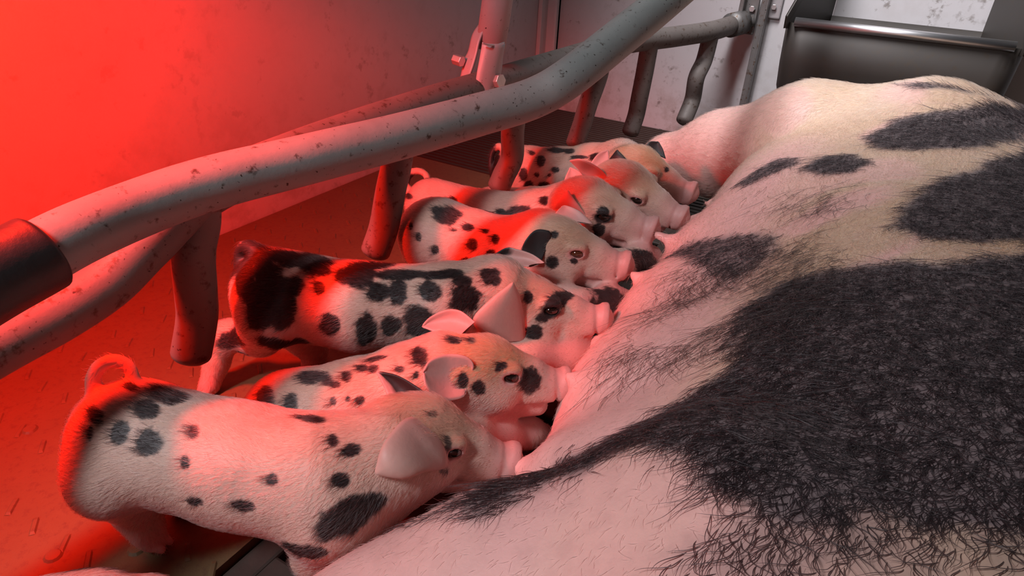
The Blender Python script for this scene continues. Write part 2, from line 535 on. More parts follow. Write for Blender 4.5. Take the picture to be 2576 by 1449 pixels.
def vnoise(p, seed=0):
    p = np.asarray(p, float)+seed*17.31
    i = np.floor(p).astype(np.int64); f = p-i
    f = f*f*(3-2*f)
    def h(x, y, z):
        n = (x*73856093) ^ (y*19349663) ^ (z*83492791) ^ (seed*2654435)
        n = (n ^ (n >> 13))*1274126177
        return ((n ^ (n >> 16)) & 0xffff)/65535.0
    o = 0
    for dx in (0, 1):
        for dy in (0, 1):
            for dz in (0, 1):
                w = (f[:, 0] if dx else 1-f[:, 0])*(f[:, 1] if dy else 1-f[:, 1])*(f[:, 2] if dz else 1-f[:, 2])
                o = o+w*h(i[:, 0]+dx, i[:, 1]+dy, i[:, 2]+dz)
    return o*2-1
def fbm(p, seed=0, n=3):
    o, a = 0, 1.0
    for k in range(n):
        o = o+a*vnoise(p*(2**k), seed+k); a *= .5
    return o/1.75
def sculpt(fn, lo, hi, h):
    """evaluate fn on a narrow band of a grid and extract a quad surface"""
    lo = np.asarray(lo, float); hi = np.asarray(hi, float)
    c = 4
    n = (np.ceil((hi-lo)/(h*c)).astype(int)+1)
    gx = [lo[i]+np.arange(n[i])*h*c for i in range(3)]
    G = np.stack(np.meshgrid(*gx, indexing='ij'), -1).reshape(-1, 3).astype(F32)
    D = np.concatenate([fn(G[i:i+200000]) for i in range(0, len(G), 200000)]).reshape(n)
    m = (n-1)*c+1
    A = np.repeat(np.repeat(np.repeat(np.where(D < 0, -1., 1.)[:-1, :-1, :-1], c, 0), c, 1), c, 2).astype(F32)
    A = np.pad(A, ((0, 1),)*3, mode='edge')
    near = np.zeros(n-1, bool)
    band = h*c*1.35
    for dx in (0, 1):
        for dy in (0, 1):
            for dz in (0, 1):
                near |= np.abs(D[dx:n[0]-1+dx, dy:n[1]-1+dy, dz:n[2]-1+dz]) < band
    near = np.repeat(np.repeat(np.repeat(near, c, 0), c, 1), c, 2)
    near = np.pad(near, ((0, 1),)*3, mode='edge')
    I = np.argwhere(near)
    P = (lo+I*h).astype(F32)
    vals = np.concatenate([fn(P[i:i+200000]) for i in range(0, len(P), 200000)])
    A[I[:, 0], I[:, 1], I[:, 2]] = vals
    S = A < 0
    cnt = np.zeros(np.array(A.shape)-1, np.int8)
    for dx in (0, 1):
        for dy in (0, 1):
            for dz in (0, 1):
                cnt += S[dx:S.shape[0]-1+dx, dy:S.shape[1]-1+dy, dz:S.shape[2]-1+dz]
    act = (cnt > 0) & (cnt < 8)
    K = np.argwhere(act)
    idx = np.full(act.shape, -1, np.int32); idx[act] = np.arange(len(K))
    acc = np.zeros((len(K), 3)); w = np.zeros(len(K))
    corners = [(0, 0, 0), (1, 0, 0), (0, 1, 0), (1, 1, 0), (0, 0, 1), (1, 0, 1), (0, 1, 1), (1, 1, 1)]
    for a in range(8):
        for bb in range(a+1, 8):
            ca, cb = np.array(corners[a]), np.array(corners[bb])
            if np.abs(ca-cb).sum() != 1: continue
            ka, kb = K+ca, K+cb
            va = A[ka[:, 0], ka[:, 1], ka[:, 2]]; vb = A[kb[:, 0], kb[:, 1], kb[:, 2]]
            x = (va < 0) != (vb < 0)
            t = np.where(x, va/np.where(x, va-vb, 1), 0)
            acc += np.where(x[:, None], ca+t[:, None]*(cb-ca), 0); w += x
    V = lo+(K+acc/np.maximum(w, 1)[:, None])*h
    Q = []
    for axn in range(3):
        sl1 = [slice(None)]*3; sl2 = [slice(None)]*3
        sl1[axn] = slice(0, -1); sl2[axn] = slice(1, None)
        ch = S[tuple(sl1)] != S[tuple(sl2)]
        E = np.argwhere(ch)
        o1, o2 = (axn+1) % 3, (axn+2) % 3
        ok = (E[:, o1] > 0) & (E[:, o2] > 0) & (E[:, o1] < act.shape[o1]) & (E[:, o2] < act.shape[o2])
        E = E[ok]
        e1 = np.zeros(3, int); e1[o1] = 1
        e2 = np.zeros(3, int); e2[o2] = 1
        g = lambda X: idx[X[:, 0], X[:, 1], X[:, 2]]
        q = np.stack([g(E-e1-e2), g(E-e2), g(E), g(E-e1)], 1)
        fl = S[E[:, 0], E[:, 1], E[:, 2]]
        q = np.where(fl[:, None], q, q[:, ::-1])
        Q.append(q[(q >= 0).all(1)])
    return V, np.concatenate(Q)
def vnormals(V, Q):
    n = np.cross(V[Q[:, 2]]-V[Q[:, 0]], V[Q[:, 3]]-V[Q[:, 1]])
    o = np.zeros_like(V)
    for k in range(4):
        np.add.at(o, Q[:, k], n)
    return o/np.maximum(np.linalg.norm(o, axis=1), 1e-12)[:, None]
def quadmesh(name, V, Q, coat):
    me = bpy.data.meshes.new(name)
    me.vertices.add(len(V)); me.vertices.foreach_set('co', V.astype(F32).ravel())
    me.loops.add(Q.size); me.loops.foreach_set('vertex_index', Q.astype(np.int32).ravel())
    me.polygons.add(len(Q)); me.polygons.foreach_set('loop_start', (np.arange(len(Q))*4).astype(np.int32))
    me.polygons.foreach_set('loop_total', np.full(len(Q), 4, np.int32))
    me.polygons.foreach_set('use_smooth', np.ones(len(Q), bool))
    me.update(calc_edges=True); me.validate()
    at = me.color_attributes.new('coat', 'FLOAT_COLOR', 'POINT')
    at.data.foreach_set('color', np.hstack([coat, np.ones((len(coat), 1))]).astype(F32).ravel())
    return me
def sstep(x, a, b):
    t = np.clip((x-a)/(b-a), 0, 1)
    return t*t*(3-2*t)

# ------------------------------------------------------------------ skin, hair, eye materials
def skin_material(name, base, tan, pink, black, mott=.10, bscale=180, rough=.52, sss=.10):
    m, nt, b = material(name)
    a = N(nt, 'ShaderNodeAttribute', attribute_name='coat')
    s = N(nt, 'ShaderNodeSeparateColor'); nt.links.new(a.outputs['Color'], s.inputs[0])
    p = geo(nt)
    n1 = noise_node(nt, 70, 5, .65, p); n2 = noise_node(nt, bscale, 4, .6, p); n3 = noise_node(nt, 14, 3, .5, p)
    c = mix(nt, s.outputs[2], base, tan)
    c = mix(nt, s.outputs[1], c, pink)
    c = mix(nt, math_node(nt, 'MULTIPLY', ramp(nt, n1.outputs[0], [(.42, BLACK1), (.70, WHITE1)]).outputs[0], mott*2), c, tuple(x*.62 for x in pink))
    c = mix(nt, math_node(nt, 'MULTIPLY', n3.outputs[0], .22), c, tan)
    c = mix(nt, s.outputs[0], c, black)
    nt.links.new(c, b.inputs['Base Color'])
    b.inputs['Roughness'].default_value = rough
    b.inputs['Specular IOR Level'].default_value = .4
    b.inputs['Subsurface Weight'].default_value = sss
    b.inputs['Subsurface Radius'].default_value = (1, .35, .2)
    b.inputs['Subsurface Scale'].default_value = .004
    bump(nt, b, n2.outputs[0], .22, .0012)
    return m
M_PIG = skin_material('piglet_skin', (.62, .44, .37), (.46, .265, .15), (.62, .32, .31), (.022, .018, .018))
M_SOW = skin_material('sow_skin', (.74, .56, .44), (.62, .42, .26), (.84, .47, .45), (.17, .135, .135), .16, 420, .42, .08)
def hair_material(name, rough):
    m = bpy.data.materials.new(name); m.use_nodes = True
    nt = m.node_tree; nt.nodes.clear()
    out = N(nt, 'ShaderNodeOutputMaterial')
    h = N(nt, 'ShaderNodeBsdfHairPrincipled')
    h.parametrization = 'COLOR'
    h.inputs['Roughness'].default_value = rough
    h.inputs['Radial Roughness'].default_value = .5
    a = N(nt, 'ShaderNodeAttribute', attribute_name='tone')
    nt.links.new(a.outputs['Color'], h.inputs['Color'])
    nt.links.new(h.outputs[0], out.inputs['Surface'])
    return m
M_HAIR = hair_material('pig_hair', .32)
def eye_material():
    m, nt, b = material('dark_wet_eye')
    b.inputs['Base Color'].default_value = (.012, .007, .005, 1)
    b.inputs['Roughness'].default_value = .06
    b.inputs['Coat Weight'].default_value = .6
    b.inputs['Coat Roughness'].default_value = .03
    return m
M_EYE = eye_material()
M_EYE2 = M_EYE.copy(); M_EYE2.name = 'brown_wet_eye'
M_EYE2.node_tree.nodes['Principled BSDF'].inputs['Base Color'].default_value = (.085, .026, .012, 1)

def hair_object(name, parent, roots, dirs, nrm, length, radius, tone, lift=.5, curl=.0, npt=5, wave=0.0, seed=1):
    """one hair-curves object: a strand grows out along nrm and lies down along dirs"""
    r = np.random.default_rng(seed)
    n = len(roots)
    side = np.cross(nrm, dirs)
    t = np.linspace(0, 1, npt)
    lift = np.broadcast_to(np.asarray(lift, float), (n,))
    ph = r.uniform(0, 6.28, n); wv = r.uniform(.6, 1.6, n)
    P = np.zeros((n, npt, 3))
    bend = r.normal(0, curl, n)
    for k, tk in enumerate(t):
        along = tk
        up = lift*(tk-.55*tk*tk)
        sd = bend*tk*tk+wave*np.sin(ph+tk*5.0*wv)*tk
        P[:, k] = roots+length[:, None]*(dirs*along+nrm*up[:, None]+side*sd[:, None])
    hc = bpy.data.hair_curves.new(name)
    hc.add_curves([npt]*n)
    hc.attributes['position'].data.foreach_set('vector', P.astype(F32).ravel()) if 'position' in hc.attributes else hc.points.foreach_set('position', P.astype(F32).ravel())
    ra_ = hc.attributes.get('radius') or hc.attributes.new('radius', 'FLOAT', 'POINT')
    R = (radius[:, None]*np.array([1.0-.8*tk**2 for tk in t])[None]).astype(F32)
    ra_.data.foreach_set('value', R.ravel())
    ta = hc.attributes.new('tone', 'FLOAT_COLOR', 'CURVE')
    ta.data.foreach_set('color', np.hstack([tone, np.ones((n, 1))]).astype(F32).ravel())
    o = bpy.data.objects.new(name, hc)
    COL.objects.link(o)
    hc.materials.append(M_HAIR)
    o.parent = parent
    o['kind'] = 'stuff'
    return o
def scatter(V, Q, Nn, weight, n, r):
    """random points on quads, chosen by area x weight: returns position, normal, quad id, vertex blend"""
    ar = .5*np.linalg.norm(np.cross(V[Q[:, 2]]-V[Q[:, 0]], V[Q[:, 3]]-V[Q[:, 1]]), axis=1)*weight
    cdf = np.cumsum(ar); cdf /= cdf[-1]
    q = np.searchsorted(cdf, r.random(n))
    u, v = r.random(n)[:, None], r.random(n)[:, None]
    w = np.stack([(1-u)*(1-v), u*(1-v), u*v, (1-u)*v], 0)[:, :, 0]
    pos = sum(w[k][:, None]*V[Q[q, k]] for k in range(4))
    nn = sum(w[k][:, None]*Nn[Q[q, k]] for k in range(4))
    nn /= np.linalg.norm(nn, axis=1)[:, None]
    return pos, nn, q, w
def in_view(P, pad=60):
    q = P-CAM; d = q @ Fv
    x = CX+FOC*(q @ Rv)/np.maximum(d, .02); y = CY-FOC*(q @ Uv)/np.maximum(d, .02)
    return (d > .05) & (x > -pad) & (x < 2576+pad) & (y > -pad) & (y < 1449+pad)
def coat_spots(V, Nn, tree, spots, seed, soft=.26, rag=.40):
    """dark coat patches: each is an ellipsoid laid on the skin where it stands"""
    out = np.zeros(len(V))
    nz = fbm(V*85, seed, 3)
    nz2 = fbm(V*420, seed+5, 2)
    for s in spots:
        x, y, rx, ry = s[:4]; an = math.radians(s[4] if len(s) > 4 else 0); amt = s[5] if len(s) > 5 else 1.0
        hit, nn, fi, dist = tree.ray_cast(Vector(CAM), Vector(unit(ray(x, y))))
        if hit is None: continue
        hit = np.array(hit); nn = unit(nn)
        AX_ = []
        for (dx, dy, rr_) in ((math.cos(an), math.sin(an), rx), (-math.sin(an), math.cos(an), ry)):
            q = ray(x+dx*rr_, y+dy*rr_)
            den = q @ nn
            lim = rr_*depth(hit)/FOC*1.9
            if abs(den) > 1e-3:
                e = CAM+q*(((hit-CAM) @ nn)/den)-hit
            else:
                e = q*0+lim
            L = np.linalg.norm(e)
            if (((hit-CAM) @ nn)/den if abs(den) > 1e-3 else -1) < 0: e = -e
            AX_.append(e*min(1, lim/L))
        a, bb = AX_
        G = np.array([[a @ a, a @ bb], [a @ bb, bb @ bb]]); Gi = np.linalg.inv(G)
        d = V-hit
        near = np.linalg.norm(d, axis=1) < 1.8*max(np.linalg.norm(a), np.linalg.norm(bb))
        dn = d[near]
        uv = np.stack([dn @ a, dn @ bb], 1) @ Gi
        hh = (dn @ nn)/(1.2*max(np.linalg.norm(a), np.linalg.norm(bb)))
        rr_ = np.sqrt((uv**2).sum(1)+hh**2)
        rr_ = rr_+rag*nz[near]+rag*.5*nz2[near]
        val = 1-sstep(rr_, 1-soft*.5, 1+soft*.5)
        out[near] = np.maximum(out[near], val*amt)
    return out

# ------------------------------------------------------------------ ears
def resample(P, n):
    P = np.asarray(P, float)
    if len(P) > 2: P = spline(P, 10)
    L = np.r_[0, np.cumsum(np.linalg.norm(np.diff(P, axis=0), axis=1))]
    t = np.linspace(0, L[-1], n)
    return np.stack([np.interp(t, L, P[:, k]) for k in range(3)], 1)
def ear_surface(left, right, bulge, thick=.0026, nu=22, nv=15, fold=0.0):
    """leaf between two rims that meet at the tip; bulge is the offset vector of its middle"""
    Lr, Rr = resample(left, nu), resample(right, nu)
    bulge = np.asarray(bulge, float)
    S = np.zeros((nu, nv, 3))
    for i in range(nu):
        u = i/(nu-1)
        for j in range(nv):
            t = j/(nv-1)
            S[i, j] = Lr[i]*(1-t)+Rr[i]*t+bulge*(4*t*(1-t))*(.35+.65*math.sin(math.pi*min(1, .15+u*.80)))*(1-.5*u*u)
    du = np.gradient(S, axis=0); dv = np.gradient(S, axis=1)
    nn = np.cross(du, dv); L = np.linalg.norm(nn, axis=2, keepdims=True)
    nn = nn/np.maximum(L, 1e-9)
    nn[-1] = nn[-2]
    nn = nn/np.maximum(np.linalg.norm(nn, axis=2, keepdims=True), 1e-9)
    V, Q = [], []
    prof = np.ones((nu, nv))*thick*.5
    prof[:, 0] *= .35; prof[:, -1] *= .35; prof[-1] *= .3; prof[:, 1] *= .8; prof[:, -2] *= .8
    A = S+nn*prof[..., None]; Bq = S-nn*prof[..., None]
    V = np.vstack([A.reshape(-1, 3), Bq.reshape(-1, 3)])
    o = nu*nv
    for i in range(nu-1):
        for j in range(nv-1):
            a, b_, c, d = i*nv+j, i*nv+j+1, (i+1)*nv+j+1, (i+1)*nv+j
            Q.append((a, d, c, b_)); Q.append((o+a, o+b_, o+c, o+d))
    for i in range(nu-1):
        a, d = i*nv, (i+1)*nv
        Q.append((a, o+a, o+d, d))
        a, d = i*nv+nv-1, (i+1)*nv+nv-1
        Q.append((a, d, o+d, o+a))
    for j in range(nv-1):
        a = (nu-1)*nv+j
        Q.append((a, o+a, o+a+1, a+1))
    uv = np.tile(np.stack(np.meshgrid(np.linspace(0, 1, nu), np.linspace(0, 1, nv), indexing='ij'), -1).reshape(-1, 2), (2, 1))
    return V, np.array(Q), uv

# ------------------------------------------------------------------ piglet
def headframe(yaw, pit, rol):
    yaw, pit, rol = map(math.radians, (yaw, pit, rol))
    fw = np.array([math.cos(pit)*math.cos(yaw), math.cos(pit)*math.sin(yaw), math.sin(pit)])
    lf = np.array([-math.sin(yaw), math.cos(yaw), 0]); up = np.cross(fw, lf)
    c, s = math.cos(rol), math.sin(rol)
    return np.stack([fw, c*lf+s*up, -s*lf+c*up], 1)
def head_sdf(q, mouth=.0):
    """q in head space: x to the nose, y to the left, z up, metres"""
    k = .011
    d = ellip(q, (-.004, 0, .000), (.043, .034, .036))
    d = smin(d, cone(q, (.004, 0, .012), (.048, 0, -.001), .0245, .0175), .010)
    d = smin(d, cone(q, (.036, 0, -.0095), (.083, 0, -.0138), .0215, .0160), .009)
    for s in (-1, 1):
        d = smin(d, ellip(q, (.010, s*.017, -.018), (.026, .019, .021)), .010)
        d = smin(d, ellip(q, (.024, s*.0235, .0135), (.013, .0075, .006)), .007)     # brow
        d = smin(d, cone(q, (.045, s*.011, -.022), (.076, s*.008, -.024), .0105, .0075), .007)   # lip
    jaw = cone(q, (-.004, 0, -.031), (.061-.004*mouth, 0, -.0365-.007*mouth), .0225, .0115)
    d = smin(d, jaw, .006)
    for s in (-1, 1):      # mouth line
        d = smax(d, -cone(q, (.030, s*.0200, -.0312), (.080, s*.0112, -.0302), .0016, .0020), .0022)
    # wrinkles behind the disc
    for x, a in ((.0775, .0007),):
        r = np.sqrt((q[:, 1]/1.0)**2+((q[:, 2]+.0135)/1.05)**2)
        ring = np.sqrt((q[:, 0]-x)**2+(r-.0172)**2)-.0011
        d = smax(d, -ring, .004)
    # snout disc, its upper rim tipped forward
    x = q[:, 0]-.0865-.12*(q[:, 2]+.014)
    rr_ = np.sqrt((q[:, 1]/1.0)**2+((q[:, 2]+.0135)/1.08)**2)
    disc = np.maximum(np.abs(x)-.0022, rr_-.0152)
    w = np.stack([np.maximum(np.abs(x)-.0022, 0), np.maximum(rr_-.0152, 0)], 1)
    disc = np.minimum(disc, 0)+np.linalg.norm(w, axis=1)-.0022
    d = smin(d, disc, .004)
    for s in (-1, 1):
        d = smax(d, -ellip(q, (.0905, s*.0062, -.0125), (.004, .0030, .0038)), .002)
    return d
EYE = np.array([.026, -.030, .006])

def piglet(name, label, body, skull, ypr, sc, legs, ears, spots, seed, tail=None, tan=.6, closed=.0, mouth=.4, nhair=30000, belly_pink=.6, eyeblack=0, tailr=.0042, hz=1.0, legw=1.0):
    B = [np.r_[PZ(x, y, z), r] for x, y, z, r in body]
    sk = np.asarray(skull, float)
    M = headframe(*ypr)
    rump, chest = B[0][:3], B[2][:3]
    h2 = chest-rump; h2[2] = 0; h2 = unit(h2)
    rt_ = np.array([h2[1], -h2[0], 0])
    up = np.array([0, 0, 1.0])
    LG = {}
    def hind(s):
        p = rump+rt_*s*.025*legw-up*.012
        kn = rump+rt_*s*.029*legw+h2*.020-up*.048; kn[2] = max(kn[2], .030)
        ho = rump+rt_*s*.029-h2*.022; ho[2] = min(.050, max(.022, rump[2]*.42))
        ft = rump+rt_*s*.029-h2*.006; ft[2] = .010
        return [np.r_[p, .034*(.3+.7*legw)], np.r_[kn, .021], np.r_[ho, .0115], np.r_[ft+up*.012, .0088], np.r_[ft, .0098]]
    def fore(s):
        p = chest+rt_*s*.026*legw-up*.014
        el = chest+rt_*s*.027*legw-h2*.010-up*.048; el[2] = max(el[2], .034)
        wr = chest+rt_*s*.026+h2*.008; wr[2] = min(.038, max(.024, chest[2]*.4))
        ft = wr+h2*.006; ft[2] = .010
        return [np.r_[p, .028*(.3+.7*legw)], np.r_[el, .0165], np.r_[wr, .0115], np.r_[ft+up*.010, .0088], np.r_[ft, .0098]]
    for nm, f_, s in (('hr', hind, 1), ('hl', hind, -1), ('fr', fore, 1), ('fl', fore, -1)):
        v = legs.get(nm)
        base = f_(s)
        if v is None: LG[nm] = base
        elif v == 'keep': LG[nm] = base
        else: LG[nm] = [base[0] if q is None else (np.r_[PZ(*q[:3]), q[3]] if len(q) == 4 else np.r_[PD(q[0], q[1], q[4]), q[3]]) for q in v]
    TL = None
    if tail is not None:
        tp_ = np.array([PD(x, y, d) for x, y, d in tail])
        tp_ = spline(tp_, 5)
        TL = [np.r_[p, tailr*(1.25-.55*i/(len(tp_)-1))] for i, p in enumerate(tp_)]
    neck_in = sk-M[:, 0]*.016*sc-M[:, 2]*.004*sc
    def fn(p):
        d = chain(p, B+[np.r_[neck_in, .033*sc]], .012)
        for L in LG.values():
            d = smin(d, chain(p, L, .012), .010)
            f_ = L[-1][:3]; dr_ = f_-L[-3][:3]; dr_ = dr_*np.array([1, 1, 0])+h2*.012; dr_ = dr_/np.linalg.norm(dr_)
            sd_ = np.array([dr_[1], -dr_[0], 0])
            for s in (-1, 1):      # cloven toes
                a0 = f_+sd_*s*.0045; a1 = a0+dr_*.011-up*.0035
                d = smin(d, cone(p, a0, a1, .0062, .0036), .002)
        if TL is not None:
            d = smin(d, chain(p, TL, .002), .006)
        q = ((p-sk.astype(F32)) @ M.astype(F32))/sc
        d = smin(d, head_sdf(q, mouth)*sc, .012)
        d = d+.0007*vnoise(p*46, seed).astype(F32)*(np.abs(d) < .01)
        # rims of the eyelids
        for s in (-1, 1):
            e = q-np.array([EYE[0], s*abs(eyeY), EYE[2]], F32)
            rr_ = np.sqrt((e[:, 0]/1.30)**2+(e[:, 2]/.86)**2)
            ring = np.sqrt((rr_-.0072)**2+(e[:, 1]+s*.0016)**2)-.0015
            d = smin(d, ring*sc, .003)
            d = smax(d, -ellip(e, (0, s*.001, 0), (.0078, .0050, .0056))*sc, .001)
        return d
    # eye seat: where the skull surface is at the eye
    ys = np.linspace(-.045, -.015, 121)
    qq = np.stack([np.full(121, EYE[0]), ys, np.full(121, EYE[2])], 1).astype(F32)
    hd = head_sdf(qq)
    eyeY = ys[np.argmax(hd < 0)]
    pts = np.array([b[:3] for b in B]+[sk, sk+M[:, 0]*.10*sc]+[l[:3] for L in LG.values() for l in L]+([t[:3] for t in TL] if TL else []))
    lo, hi = pts.min(0)-.065, pts.max(0)+.065
    lo[2] = max(lo[2], -.004)
    V, Q = sculpt(fn, lo, hi, .0017)
    Nn = vnormals(V, Q)
    tree = BVHTree.FromPolygons(V.tolist(), Q.tolist())
    # coat
    hq = ((V-sk) @ M)/sc
    blk = coat_spots(V, Nn, tree, spots, seed)
    # spots on the flank nobody sees here
    r = np.random.default_rng(seed)
    far = V[np.argsort(r.random(len(V)))[:400]]
    cnt = 0
    for p in far:
        if cnt > 14: break
        i = np.argmin(((V-p)**2).sum(1))
        if (Nn[i] @ (CAM-p)) < -.02*1 and p[2] > .05 and ((p-sk) @ M[:, 0]) < -.03:
            rad = r.uniform(.006, .016)
            blk = np.maximum(blk, 1-sstep(np.linalg.norm(V-p, axis=1)/rad+.3*fbm(V*150, seed+3, 2), .85, 1.15)); cnt += 1
    pink = .9*sstep(hq[:, 0]+.006*fbm(V*180, seed+2, 2), .046, .084)*(np.abs(hq[:, 1]) < .03)
    pink = np.maximum(pink, .75*(sstep(-hq[:, 2], .022, .034)*sstep(hq[:, 0], .0, .02)*(np.linalg.norm(hq, axis=1) < .1)))
    pink = np.maximum(pink, belly_pink*sstep(-Nn[:, 2], -.15, .5))
    pink = np.maximum(pink, .7*sstep(-V[:, 2], -.04, -.015))
    inh = sstep(-np.linalg.norm(hq, axis=1), -.075, -.045)
    tn = inh*sstep(hq[:, 2], -.012, .022)*sstep(-hq[:, 0], -.062, -.030)*sstep(hq[:, 0], -.075, -.025)
    tn = tan*np.maximum(tn, .45*sstep(Nn[:, 2], .35, .9)*sstep(-hq[:, 0], .02, .06)*(.7+.5*fbm(V*25, seed, 2)))
    if eyeblack:
        e = hq-np.array([EYE[0], eyeY, EYE[2]])
        rr_ = np.sqrt((e[:, 0]/1.2)**2+(e[:, 2]/.95)**2)/.0100
        blk = np.maximum(blk, (1-sstep(rr_+.15*fbm(V*300, seed, 2), .8, 1.15))*(np.abs(e[:, 1]) < .012)*eyeblack)
    else:
        e = hq-np.array([EYE[0], eyeY, EYE[2]])
        pink = np.maximum(pink, .85*(1-sstep(np.sqrt((e[:, 0]/1.3)**2+(e[:, 2])**2)/.0085, .8, 1.3)))
    coat = np.stack([blk, np.clip(pink, 0, 1), np.clip(tn, 0, 1)], 1)
    # ears
    dsk = depth(sk)
    Vs, Qs, Cs = [V], [Q], [coat]
    off = len(V)
    for e in ears:
        if e.get('local'):     # given in head space
            Lp = [sk+M @ (np.array(p)*sc) for p in e['L']]; Rp = [sk+M @ (np.array(p)*sc) for p in e['R']]
        elif e.get('near'):      # an ear on this side: its rims stand off the skin by a given lift
            allp = e['L']+e['R']
            hits = [tree.ray_cast(Vector(CAM), Vector(unit(ray(x, y))))[0] for x, y, dd in allp]
            dk = [None if h is None else depth(h) for h in hits]
            good = [(x, y, d) for (x, y, _), d in zip(allp, dk) if d is not None and abs(d-dsk) < .06] or [(allp[0][0], allp[0][1], dsk-.03)]
            dk = [d if d is not None and abs(d-dsk) < .06 else min(good, key=lambda g: (g[0]-x)**2+(g[1]-y)**2)[2] for (x, y, _), d in zip(allp, dk)]
            pts_ = [PD(x, y, d-l) for (x, y, l), d in zip(allp, dk)]
            Lp, Rp = pts_[:len(e['L'])], pts_[len(e['L']):]
            Rp[-1] = Lp[-1]
        else:
            Lp = [PD(x, y, dsk+dd) for x, y, dd in e['L']]
            Rp = [PD(x, y, dsk+dd) for x, y, dd in e['R']]
        bl = -np.asarray(Fv)*e.get('bulge', .006)
        Ve, Qe, uv = ear_surface(Lp, Rp, bl, e.get('thick', .0026))
        c = np.zeros((len(Ve), 3))
        c[:, 1] = .75 if not e.get('pale') else .35
        if e.get('black') is not None:
            u0, u1 = e['black']
            nz = fbm(Ve*140, seed+9, 2)*.16
            c[:, 0] = sstep(uv[:, 0]+nz, u0-.07, u0+.05)*sstep(-(uv[:, 0]+nz), -u1-.05, -u1+.07)
            if e.get('rim'): c[:, 0] *= sstep(uv[:, 1]+nz*.4, e['rim']-.06, e['rim']+.06)
        Vs.append(Ve); Qs.append(Qe+off); Cs.append(c); off += len(Ve)
    Va, Qa, Ca = np.vstack(Vs), np.vstack(Qs), np.vstack(Cs)
    base = rump.copy(); base[2] = 0
    me = quadmesh(name, Va, Qa, Ca)
    root = link(name, me, M_PIG)
    tag(root, label, 'piglet', 'suckling piglets')
    # eyes
    for s in (-1, 1):
        cpos = np.array([EYE[0], s*(abs(eyeY)-.0036), EYE[2]])
        me2 = bpy.data.meshes.new('eye')
        Ve, Qe = [], []
        nu, nv = 20, 12
        for i in range(nv+1):
            th = math.pi*i/nv
            for j in range(nu):
                ph = 2*math.pi*j/nu
                Ve.append(sk+M @ ((cpos+np.array([.0086*math.sin(th)*math.cos(ph), .0068*math.cos(th), (.0066-.0022*closed)*math.sin(th)*math.sin(ph)]))*sc))
        for i in range(nv):
            for j in range(nu):
                Qe.append((i*nu+j, i*nu+(j+1) % nu, (i+1)*nu+(j+1) % nu, (i+1)*nu+j))
        o = link('eye', mesh('eye', Ve, Qe), M_EYE2 if closed and not eyeblack else M_EYE, root)
    # hair
    r = np.random.default_rng(seed+100)
    vis = np.einsum('ij,ij->i', Nn, CAM-V) > -.01
    bare = np.clip(coat[:, 1]*.9*(hq[:, 0] > .045), 0, 1)
    wq = (.25+.75*vis[Q[:, 0]])*(1-.93*bare[Q[:, 0]])*(.3+.7*in_view(V[Q[:, 0]]))
    if TL is not None:
        tq = np.array([t[:3] for t in TL[3:]])
        td = np.min(((V[:, None, :]-tq[None])**2).sum(2), axis=1) if len(V)*len(tq) < 6e6 else np.min(np.stack([((V-t)**2).sum(1) for t in tq]), axis=0)
        wq = wq*np.where(td[Q[:, 0]] < .009**2, .18, 1)
    # keep eyes clear
    for s in (-1, 1):
        e = hq-np.array([EYE[0], s*abs(eyeY), EYE[2]])
        wq = wq*np.where(np.sqrt((e[:, 0]/1.3)**2+e[:, 2]**2+e[:, 1]**2)[Q[:, 0]] < .0078, .02, 1)
    pos, nn, q, w = scatter(V, Q, Nn, wq, nhair, r)
    cc = sum(w[k][:, None]*coat[Q[q, k]] for k in range(4))
    hqp = ((pos-sk) @ M)/sc
    # combing: back along the spine, drooping down the flanks; forward-out on legs
    ax_pts = np.array([b[:3] for b in B]+[sk])
    seg = np.argmin(((pos[:, None, :]-(.5*(ax_pts[:-1]+ax_pts[1:]))[None])**2).sum(2), axis=1)
    tang = (ax_pts[1:]-ax_pts[:-1]); tang /= np.linalg.norm(tang, axis=1)[:, None]
    dirs = -tang[seg]+np.array([0, 0, -.65])*(1-np.abs(nn[:, 2:3]))
    inhead = np.linalg.norm(hqp-np.array([.03, 0, -.01]), axis=1) < .066
    dirs[inhead] = -M[:, 0]+.25*M[:, 2]*-1
    low = pos[:, 2] < .045
    dirs[low] = np.array([0, 0, -1.0])-.25*h2
    dirs += r.normal(0, .20, dirs.shape)+.55*np.stack([fbm(pos*38, seed+k, 2) for k in range(3)], 1)
    dirs -= nn*np.einsum('ij,ij->i', dirs, nn)[:, None]
    dirs /= np.maximum(np.linalg.norm(dirs, axis=1), 1e-6)[:, None]
    L = r.uniform(.0045, .0085, nhair)*hz
    L[inhead] *= .62+.5*sstep(hqp[inhead][:, 2], .0, .03)*(hqp[inhead][:, 0] < .03)
    L *= 1-.5*cc[:, 1]
    rad = np.full(nhair, .000105)
    br = r.uniform(.78, 1.12, nhair)[:, None]
    tone = (np.array([.70, .56, .46])*(1-cc[:, 2:3])+np.array([.60, .37, .20])*cc[:, 2:3])*br
    isb = (r.random(nhair) < sstep(cc[:, 0], .25, .75))[:, None]
    tone = np.where(isb, np.array([.016, .013, .013])*r.uniform(.7, 1.8, nhair)[:, None], tone)
    rad[isb[:, 0]] *= 1.25
    L[isb[:, 0]] *= 1.25
    hair_object('coat_hair', root, pos-nn*.0003, dirs, nn, L, rad, np.clip(tone, 0, 1), lift=.42, curl=.12, npt=4, seed=seed)
    return root

